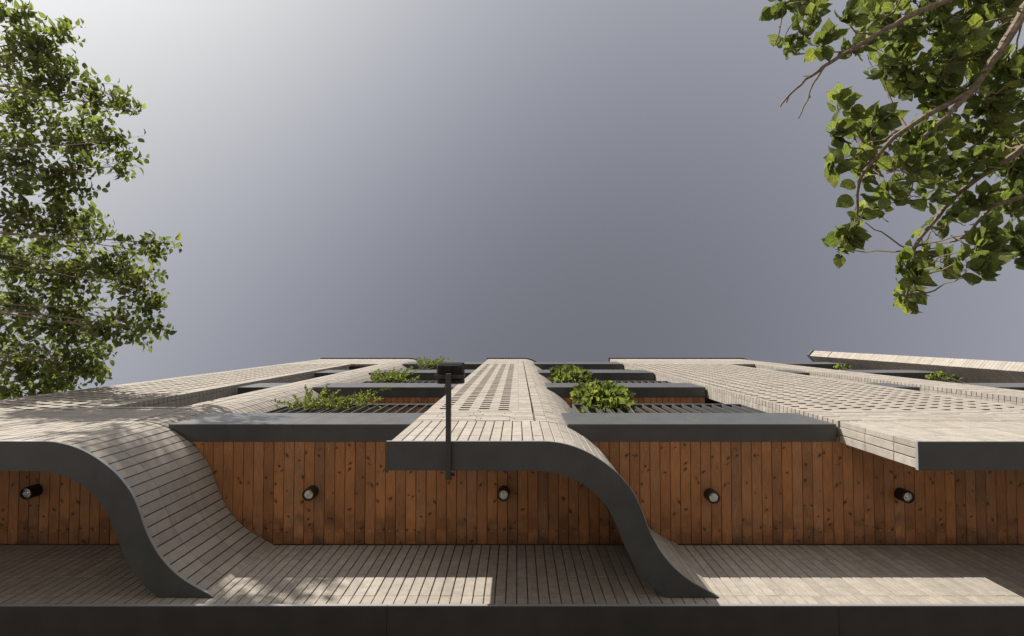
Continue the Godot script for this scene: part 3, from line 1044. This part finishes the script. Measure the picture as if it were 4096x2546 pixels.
func build_shrubs() -> void:
	var broad := [leaf_mesh(0.78, 0.35, 0.18, 0.05), leaf_mesh(0.70, 0.6, 0.3, -0.1)]
	var small := [leaf_mesh(0.62, 0.3, 0.1, 0.0), leaf_mesh(0.7, 0.2, 0.2, 0.1)]
	# bushy shrubs: [x, h, d, rx, rh, rd, leaves, leaf size, floor height, label]
	var bushes := [
		[0.92, 5.48, 0.700, 0.285, 0.48, 0.115, 1300, 0.074, 4.30, "large round leafy shrub on the first balcony right of the pier", 260],
		[0.84, 8.10, 0.69, 0.28, 0.42, 0.12, 420, 0.100, 7.08, "leafy shrub on the second balcony behind the large round shrub", 60],
		[6.72, 10.65, 0.70, 0.13, 0.14, 0.05, 60, 0.075, 9.6, "small tuft of leaves on the highest planted balcony at the far right", 0],
		[6.40, 7.75, 0.665, 0.25, 0.14, 0.05, 130, 0.075, 7.1, "pale leafy plant low on the balcony beside the slanting wall", 0]]
	for b in bushes:
		var o := hold("shrub", self, P(b[0], b[8], b[2] + 0.1))
		tag(o, b[9], "shrub", "shrubs on the balconies")
		var leaves := []
		var st := start()
		var mid := Vector3(0, b[1] - b[8], 0.1)
		for k in 9:
			var tip := mid + Vector3(clampf(rng.randfn(), -1.2, 1.2) * b[3] * 0.4, (rng.randf() * 0.5 - 0.2) * b[4], rng.randfn() * b[5] * 0.25)
			tube(st, curve_to(Vector3(rng.randf_range(-0.06, 0.06), 0, 0), tip, 0.03), 0.007, 0.003, 5)
		for k in b[6]:
			var dir := Vector3(rng.randfn(), rng.randfn(), rng.randfn()).normalized()
			var boxy := 1.0 / pow(pow(absf(dir.x), 3.2) + pow(absf(dir.y), 3.2) + pow(absf(dir.z), 3.2), 1.0 / 3.2)
			var lump := boxy * (0.92 + 0.17 * sin(dir.x * 7.0 + b[0] * 5.0) * cos(dir.y * 6.0 + 1.0))
			var rad := pow(rng.randf(), 0.30) * lump
			var pos := mid + dir * rad * Vector3(b[3], b[4], b[5])
			pos.z += (pos.y - mid.y) * 0.14
			var tip := dir + Vector3(rng.randfn(), rng.randfn() - 0.1, rng.randfn()) * 0.7
			leaves.append(leaf_at(pos, tip, b[7] * rng.randf_range(0.6, 1.15)))
			if k % 4 == 0:
				tube(st, [pos.lerp(mid, 0.4), pos], 0.003, 0.0015, 4)
		put("stem", done(st), M.stem, o)
		var shifted := []
		for l in leaves:
			shifted.append(Transform3D(l.basis, l.origin))
		clothe_local(o, shifted, broad, b[10], [0, 1, 4, 3, 2, 0, 2, 0])
	# wispy shrubs of many upright shoots with tiny leaves
	var wisps := [
		[-1.95, 5.25, 0.70, 0.41, 0.78, 42, 4.30, 0.034, "bushy shrub with upright shoots on the first balcony left of the pier"],
		[-1.97, 8.0, 0.68, 0.30, 0.95, 40, 7.08, 0.036, "fine leaved shrub on the second balcony left of the pier"],
		[-1.88, 11.2, 0.655, 0.27, 0.95, 30, 9.76, 0.036, "feathery shrub on the third balcony, highest left of the pier"]]
	for b in wisps:
		var o := hold("shrub", self, P(b[0], b[6], b[2] + 0.06))
		tag(o, b[8], "shrub", "shrubs on the balconies")
		var leaves := []
		var st := start()
		for k in b[5]:
			var x: float = clampf(rng.randfn() * 0.55, -1, 1) * b[3]
			var foot := Vector3(x * 0.6, b[1] - b[6] - 0.25, rng.randf_range(-0.05, 0.08))
			var tall: float = b[4] * rng.randf_range(0.35, 1.0) * (1.0 - 0.35 * absf(x / b[3]))
			var tip := foot + Vector3(x * 0.8 + rng.randfn() * 0.07, tall, rng.randf_range(0.0, 0.16))
			var pts := curve_to(foot, tip, 0.05, 6)
			tube(st, pts, 0.004, 0.0015, 4)
			if k < 10: tube(st, [Vector3(x * 0.2, 0, 0), foot], 0.008, 0.004, 5)
			var nl := int(tall / 0.009)
			for j in nl:
				var f := float(j) / nl * 5.99
				var i := int(f)
				var pp: Vector3 = pts[i].lerp(pts[i + 1], f - i)
				var a: float = j * 2.4 + k
				var out := Vector3(cos(a), 0.45, sin(a))
				leaves.append(leaf_at(pp + Vector3(rng.randfn(), rng.randfn(), rng.randfn()) * 0.006, out, b[7] * rng.randf_range(0.6, 1.1) * (1.15 - 0.5 * float(j) / nl)))
		put("stem", done(st), M.stem, o)
		clothe_local(o, leaves, small, 0, [0, 1, 4, 3, 1])
	# a single young shoot that leans out through the railing under the round shrub
	var sh := hold("young_shoot", self, P(1.055, 5.0, 0.70))
	tag(sh, "single bright shoot poking through the railing under the large round shrub", "shoot")
	var st2 := start()
	tube(st2, [Vector3(0.02, -0.45, -0.05), Vector3(0.01, -0.1, 0.01), Vector3(-0.02, 0.12, 0.04), Vector3(-0.035, 0.30, 0.05)], 0.004, 0.002, 5)
	put("stem", done(st2), M.twig, sh)
	for k in 6:
		var y := -0.06 + 0.06 * k
		put("leaf", broad[k % 2], M.leaf[3], sh, leaf_at(Vector3(-0.01, y, 0.03), Vector3(cos(k * 2.3), 0.3, 0.35 + 0.4 * sin(k * 2.3)), 0.085))

func clothe_local(plant: Node3D, leaves: Array, shapes: Array, singles: int, picks: Array) -> void:
	var eye := Vector3(0, EYE, 0) - plant.position
	leaves.sort_custom(func(a, b): return a.origin.distance_squared_to(eye) < b.origin.distance_squared_to(eye))
	var rest := []
	var mats: Array = M.leaf
	for k in leaves.size():
		if k < singles:
			put("leaf", shapes[k % shapes.size()], mats[picks[rng.randi() % picks.size()]], plant, leaves[k])
		else:
			rest.append(leaves[k])
	for s in shapes.size():
		var where := []
		var tints := []
		for k in range(s, rest.size(), shapes.size()):
			where.append(rest[k])
			var t: Vector3 = M.leaf_tones[picks[rng.randi() % picks.size()]] * rng.randf_range(0.85, 1.15)
			tints.append(Color(t.x, t.y, t.z))
		many("foliage", shapes[s], M.leaf_many, plant, where, tints)
# a tree is its trunk, its limbs and its leaves; the crown is a set of leafy sprays [x, h, d, radius], limb by limb
func build_left_tree() -> void:
	var base := Vector2(-8.1, -1.0)
	var o := hold("tree", self, Vector3(base.x, 0, -base.y))
	tag(o, "dense small leaved tree rising at the left, shading the brick wall", "tree", "trees by the pavement")
	var limbs := [
		[[-5.82, 5.81, -3.70, 0.26], [-5.25, 5.96, -3.64, 0.13], [-5.29, 5.69, -3.25, 0.31], [-5.67, 5.74, -3.10, 0.39], [-4.93, 6.43, -2.89, 0.17], [-5.11, 5.66, -2.83, 0.33], [-4.88, 5.96, -2.80, 0.26], [-6.10, 6.32, -2.78, 0.46]],
		[[-5.41, 6.29, -2.42, 0.40], [-6.43, 6.14, -2.36, 0.30], [-4.56, 5.80, -2.23, 0.24], [-4.58, 6.08, -2.03, 0.16], [-5.75, 5.85, -1.98, 0.40], [-5.16, 5.76, -1.75, 0.39], [-5.63, 5.70, -1.37, 0.36], [-5.41, 6.43, -1.32, 0.30]],
		[[-5.24, 5.79, -1.25, 0.40], [-4.03, 5.88, -1.05, 0.12], [-6.23, 5.99, -0.99, 0.32], [-4.17, 5.77, -0.93, 0.21], [-6.13, 6.35, -0.90, 0.50], [-5.49, 6.33, -0.80, 0.46], [-4.96, 6.32, -0.80, 0.32], [-4.56, 6.16, -0.57, 0.32]],
		[[-4.36, 6.26, -0.33, 0.17], [-6.13, 6.37, -0.27, 0.50], [-5.53, 6.39, -0.18, 0.47], [-4.44, 5.68, -0.08, 0.29], [-4.06, 5.97, -0.05, 0.06], [-4.49, 6.15, 0.01, 0.20], [-5.92, 5.75, 0.03, 0.31], [-5.55, 6.44, 0.32, 0.38]],
		[[-6.20, 6.45, 0.35, 0.47], [-5.41, 6.45, 0.43, 0.25], [-5.42, 6.67, 0.49, 0.16], [-5.89, 6.64, 0.52, 0.32], [-6.15, 6.65, 0.70, 0.26], [-6.36, 6.47, 0.73, 0.25]],
	]
	var shapes := [leaf_mesh(0.68, 0.4, 0.25, 0.06), leaf_mesh(0.6, 0.7, 0.4, -0.12)]
	var leaves := []
	var st := start()
	var root := func(x: float, h: float, d: float) -> Vector3: return P(x, h, d) - o.position
	tube(st, [Vector3(0, 0, 0), Vector3(0.05, 1.5, 0.03), Vector3(0.1, 3.2, -0.02), Vector3(0.25, 4.6, 0.0)], 0.21, 0.15, 12)
	put("trunk", done(st), M.bark, o)
	var twigs := start()
	for l in limbs:
		var mid := Vector3.ZERO
		for c in l: mid += root.call(c[0], c[1], c[2])
		mid /= l.size()
		var fork := Vector3(0.25, 4.55, 0)
		var hub := fork.lerp(mid, 0.62) + Vector3(0, -0.35, 0)
		st = start()
		var main := curve_to(fork, hub, -0.25, 7)
		tube(st, main, 0.06, 0.018, 8)
		for c in l:
			var centre: Vector3 = root.call(c[0], c[1], c[2])
			var from: Vector3 = main[rng.randi_range(4, 7)]
			tube(st, curve_to(from, centre, rng.randf_range(-0.35, 0.35), 7), 0.011, 0.004, 5)
			var area: float = c[3] * c[3]
			spray(twigs, centre, from, c[3] * 1.1, int(clampf(area * 1900.0, 22, 380)), 0.086, leaves, 0.9)
		put("branch", done(st), M.bark, o)
	put("twigs", done(twigs), M.twig, o)
	clothe_local(o, leaves, shapes, 300, [0, 1, 0, 2, 4, 1, 3, 4, 5])

func build_right_tree() -> void:
	var base := Vector2(4.6, -3.4)
	var o := hold("tree", self, Vector3(base.x, 0, -base.y))
	tag(o, "broad leaved tree at the upper right with low bare tipped branches overhead", "tree", "trees by the pavement")
	var root := func(x: float, h: float, d: float) -> Vector3: return P(x, h, d) - o.position
	var st := start()
	tube(st, [Vector3(0, 0, 0), Vector3(-0.05, 1.4, 0.0), Vector3(-0.15, 2.6, -0.05), Vector3(-0.3, 3.4, -0.1)], 0.19, 0.13, 12)
	put("trunk", done(st), M.bark, o)
	var strung := []
	# each limb: [radius at its start, at its end, points x, h, d]
	var limbs := [
		[0.030, 0.007, [[4.30, 1.80, -3.30], [3.30, 2.15, -2.60], [2.472, 2.350, -1.638], [2.370, 2.350, -1.501], [2.272, 2.350, -1.346], [2.199, 2.360, -1.241], [2.110, 2.345, -1.131], [2.021, 2.350, -1.039], [1.933, 2.350, -0.957], [1.889, 2.350, -0.919]]],
		[0.011, 0.006, [[1.895, 2.350, -0.925], [1.906, 2.383, -0.892], [1.919, 2.417, -0.861], [1.933, 2.450, -0.834]]],
		[0.017, 0.0030, [[3.60, 1.90, -2.80], [2.60, 2.05, -1.95], [1.916, 2.100, -1.464], [1.822, 2.125, -1.416], [1.657, 2.150, -1.352], [1.560, 2.175, -1.302], [1.445, 2.200, -1.239], [1.351, 2.225, -1.180], [1.289, 2.250, -1.136], [1.223, 2.275, -1.079], [1.197, 2.300, -1.036]]],
		[0.005, 0.0028, [[1.36, 2.224, -1.185], [1.306, 2.227, -1.109], [1.270, 2.213, -1.024], [1.224, 2.200, -0.942]]],
		[0.010, 0.004, [[2.60, 2.06, -1.95], [1.90, 2.30, -1.72], [1.471, 2.400, -1.636], [1.367, 2.433, -1.622], [1.326, 2.467, -1.634], [1.283, 2.500, -1.642]]],
		[0.004, 0.002, [[1.305, 2.450, -1.623], [1.296, 2.450, -1.595], [1.272, 2.450, -1.460], [1.245, 2.450, -1.403]]],
		[0.024, 0.004, [[3.9, 2.0, -2.6], [3.2, 2.4, -1.6], [2.710, 2.600, -1.025], [2.660, 2.660, -0.982], [2.588, 2.720, -0.909], [2.505, 2.780, -0.846], [2.445, 2.840, -0.766], [2.322, 2.800, -0.653], [2.07, 2.66, -0.45], [1.97, 2.54, -0.30], [1.91, 2.50, -0.21], [1.87, 2.47, -0.15]]],
		[0.016, 0.006, [[3.2, 2.4, -1.6], [2.9, 2.5, -1.0], [2.700, 2.600, -0.740], [2.620, 2.650, -0.714], [2.522, 2.700, -0.674], [2.443, 2.750, -0.551], [2.376, 2.780, -0.505]]],
		[0.013, 0.004, [[2.11, 2.345, -1.131], [1.85, 2.40, -0.98], [1.72, 2.42, -0.85], [1.62, 2.40, -0.73], [1.66, 2.50, -0.55], [1.62, 2.52, -0.48]]]]
	for l in limbs:
		var pts := []
		var src: Array = l[2]
		for k in src.size() - 1:
			var a: Vector3 = root.call(src[k][0], src[k][1], src[k][2])
			var b: Vector3 = root.call(src[k + 1][0], src[k + 1][1], src[k + 1][2])
			var a0: Array = src[maxi(k - 1, 0)]
			var b1: Array = src[mini(k + 2, src.size() - 1)]
			for j in 3:
				pts.append(a.cubic_interpolate(b, root.call(a0[0], a0[1], a0[2]), root.call(b1[0], b1[1], b1[2]), j / 3.0) + Vector3(rng.randfn(), rng.randfn(), rng.randfn()) * 0.0022)
		pts.append(root.call(src[-1][0], src[-1][1], src[-1][2]))
		st = start()
		tube(st, pts, l[0], l[1], 8)
		# short broken spurs and buds
		var k := 5
		while k < pts.size() - 1:
			var dir: Vector3 = (pts[k + 1] - pts[k]).normalized()
			var out := (dir.cross(Vector3(rng.randfn(), rng.randfn(), rng.randfn())).normalized() + dir * 0.6).normalized()
			tube(st, [pts[k], pts[k] + out * rng.randf_range(0.012, 0.045)], 0.004, 0.0022, 4)
			k += rng.randi_range(2, 4)
		put("branch", done(st), M.bark, o)
		if l[1] == 0.004:
			strung.append(pts)
	var main := [[2.37, 2.35, -1.50], [2.11, 2.345, -1.13], [1.89, 2.35, -0.92], [1.93, 2.45, -0.83], [1.56, 2.175, -1.30], [1.90, 2.30, -1.72], [1.40, 2.42, -1.63], [2.66, 2.66, -0.98], [2.445, 2.82, -0.77], [2.62, 2.65, -0.71], [2.40, 2.77, -0.52], [2.05, 2.66, -0.44], [1.95, 2.52, -0.27], [1.90, 2.49, -0.19], [1.72, 2.42, -0.85], [1.62, 2.52, -0.48], [1.85, 2.40, -0.98]]
	var sprays := [
		[[1.47, 2.54, -1.68, 0.081], [1.41, 2.33, -1.48, 0.063], [1.37, 2.44, -1.46, 0.066], [1.52, 2.85, -1.65, 0.049], [1.33, 2.23, -1.29, 0.046], [1.48, 2.24, -1.41, 0.035], [1.90, 2.70, -1.75, 0.099], [1.80, 2.42, -1.49, 0.124]],
		[[2.13, 2.63, -1.67, 0.148], [2.28, 2.58, -1.64, 0.151], [2.38, 2.47, -1.57, 0.121], [2.10, 3.00, -1.77, 0.081], [1.61, 2.36, -1.36, 0.052], [1.92, 2.53, -1.40, 0.148], [1.97, 2.36, -1.31, 0.150], [2.46, 2.71, -1.50, 0.185]],
		[[2.38, 2.42, -1.31, 0.118], [1.81, 2.48, -1.33, 0.079], [2.15, 2.80, -1.38, 0.150], [2.08, 2.46, -1.19, 0.156], [2.46, 2.65, -1.23, 0.181], [2.88, 2.92, -1.33, 0.143], [1.50, 2.28, -1.01, 0.084], [1.41, 2.25, -0.89, 0.046]],
		[[1.68, 2.38, -1.01, 0.093], [1.90, 2.81, -1.08, 0.110], [2.03, 2.69, -1.07, 0.131], [1.95, 2.39, -0.87, 0.111], [1.62, 2.46, -0.85, 0.051], [1.48, 2.34, -0.78, 0.046], [1.81, 2.57, -0.88, 0.100], [1.70, 2.23, -0.70, 0.115]],
		[[2.30, 2.76, -0.87, 0.148], [2.63, 2.92, -1.12, 0.157], [2.88, 2.96, -1.08, 0.159], [2.51, 2.79, -0.90, 0.136], [2.89, 2.97, -0.90, 0.145], [1.64, 2.21, -0.63, 0.065], [1.93, 2.43, -0.66, 0.071], [2.09, 2.97, -0.74, 0.065]],
		[[1.90, 2.82, -0.64, 0.058], [1.63, 2.53, -0.49, 0.056], [1.84, 2.95, -0.49, 0.049], [2.43, 2.70, -0.69, 0.112], [2.76, 2.85, -0.69, 0.125], [2.06, 2.43, -0.54, 0.043], [2.18, 2.35, -0.47, 0.086], [2.49, 2.56, -0.45, 0.087]],
		[[2.07, 2.31, -0.38, 0.085], [2.12, 2.51, -0.37, 0.073], [2.34, 2.97, -0.48, 0.070], [1.90, 2.47, -0.34, 0.054], [1.95, 2.21, -0.26, 0.065], [2.07, 2.24, -0.32, 0.060], [1.84, 2.34, -0.25, 0.041], [2.15, 2.83, -0.20, 0.052]],
		[[2.33, 2.28, -1.17, 0.133], [3.06, 2.99, -0.94, 0.175], [2.56, 2.54, -0.42, 0.099], [1.98, 2.37, -1.66, 0.127], [2.16, 2.25, -1.58, 0.132], [1.54, 2.24, -1.56, 0.088]],
	]
	var shapes := [leaf_mesh(0.84, 0.30, 0.22, 0.06), leaf_mesh(0.76, 0.55, 0.38, -0.12), leaf_mesh(0.9, 0.15, 0.10, 0.03)]
	var leaves := []
	var twigs := start()
	for g in sprays:
		for c in g:
			var centre: Vector3 = root.call(c[0], c[1], c[2])
			var best := centre + Vector3(0.4, -0.2, 0.4)
			var far := 0.75
			for m in main:
				var q: Vector3 = root.call(m[0], m[1], m[2])
				if q.distance_to(centre) < far:
					far = q.distance_to(centre)
					best = q
			tube(twigs, curve_to(best, centre, 0.06, 6), 0.0050, 0.002, 5)
			var area: float = c[3] * c[3]
			spray(twigs, centre, best, c[3] * 1.06, int(clampf(area * 3200.0, 8, 100)), 0.071, leaves, 0.8)
	for pts in strung:
		var n: int = pts.size()
		for k in range(int(n * 0.45), n):
			for twin in 2:
				var dir: Vector3 = (pts[mini(k + 1, n - 1)] - pts[k - 1]).normalized()
				var side := dir.cross(Vector3.UP).normalized() * (1.0 if (k + twin) % 2 else -1.0)
				var tip := side * rng.randf_range(0.6, 1.0) + dir * rng.randf_range(0.2, 0.8) + Vector3.DOWN * rng.randf_range(0.0, 0.5)
				var sz := rng.randf_range(0.055, 0.09)
				var foot: Vector3 = pts[k] + tip.normalized() * 0.03
				tube(twigs, [pts[k], foot], 0.0014, 0.001, 3)
				leaves.append(leaf_at(foot, tip, sz))
	put("twigs", done(twigs), M.twig, o)
	clothe_local(o, leaves, shapes, 300, [0, 1, 0, 2, 4, 1, 0, 3, 4, 5])
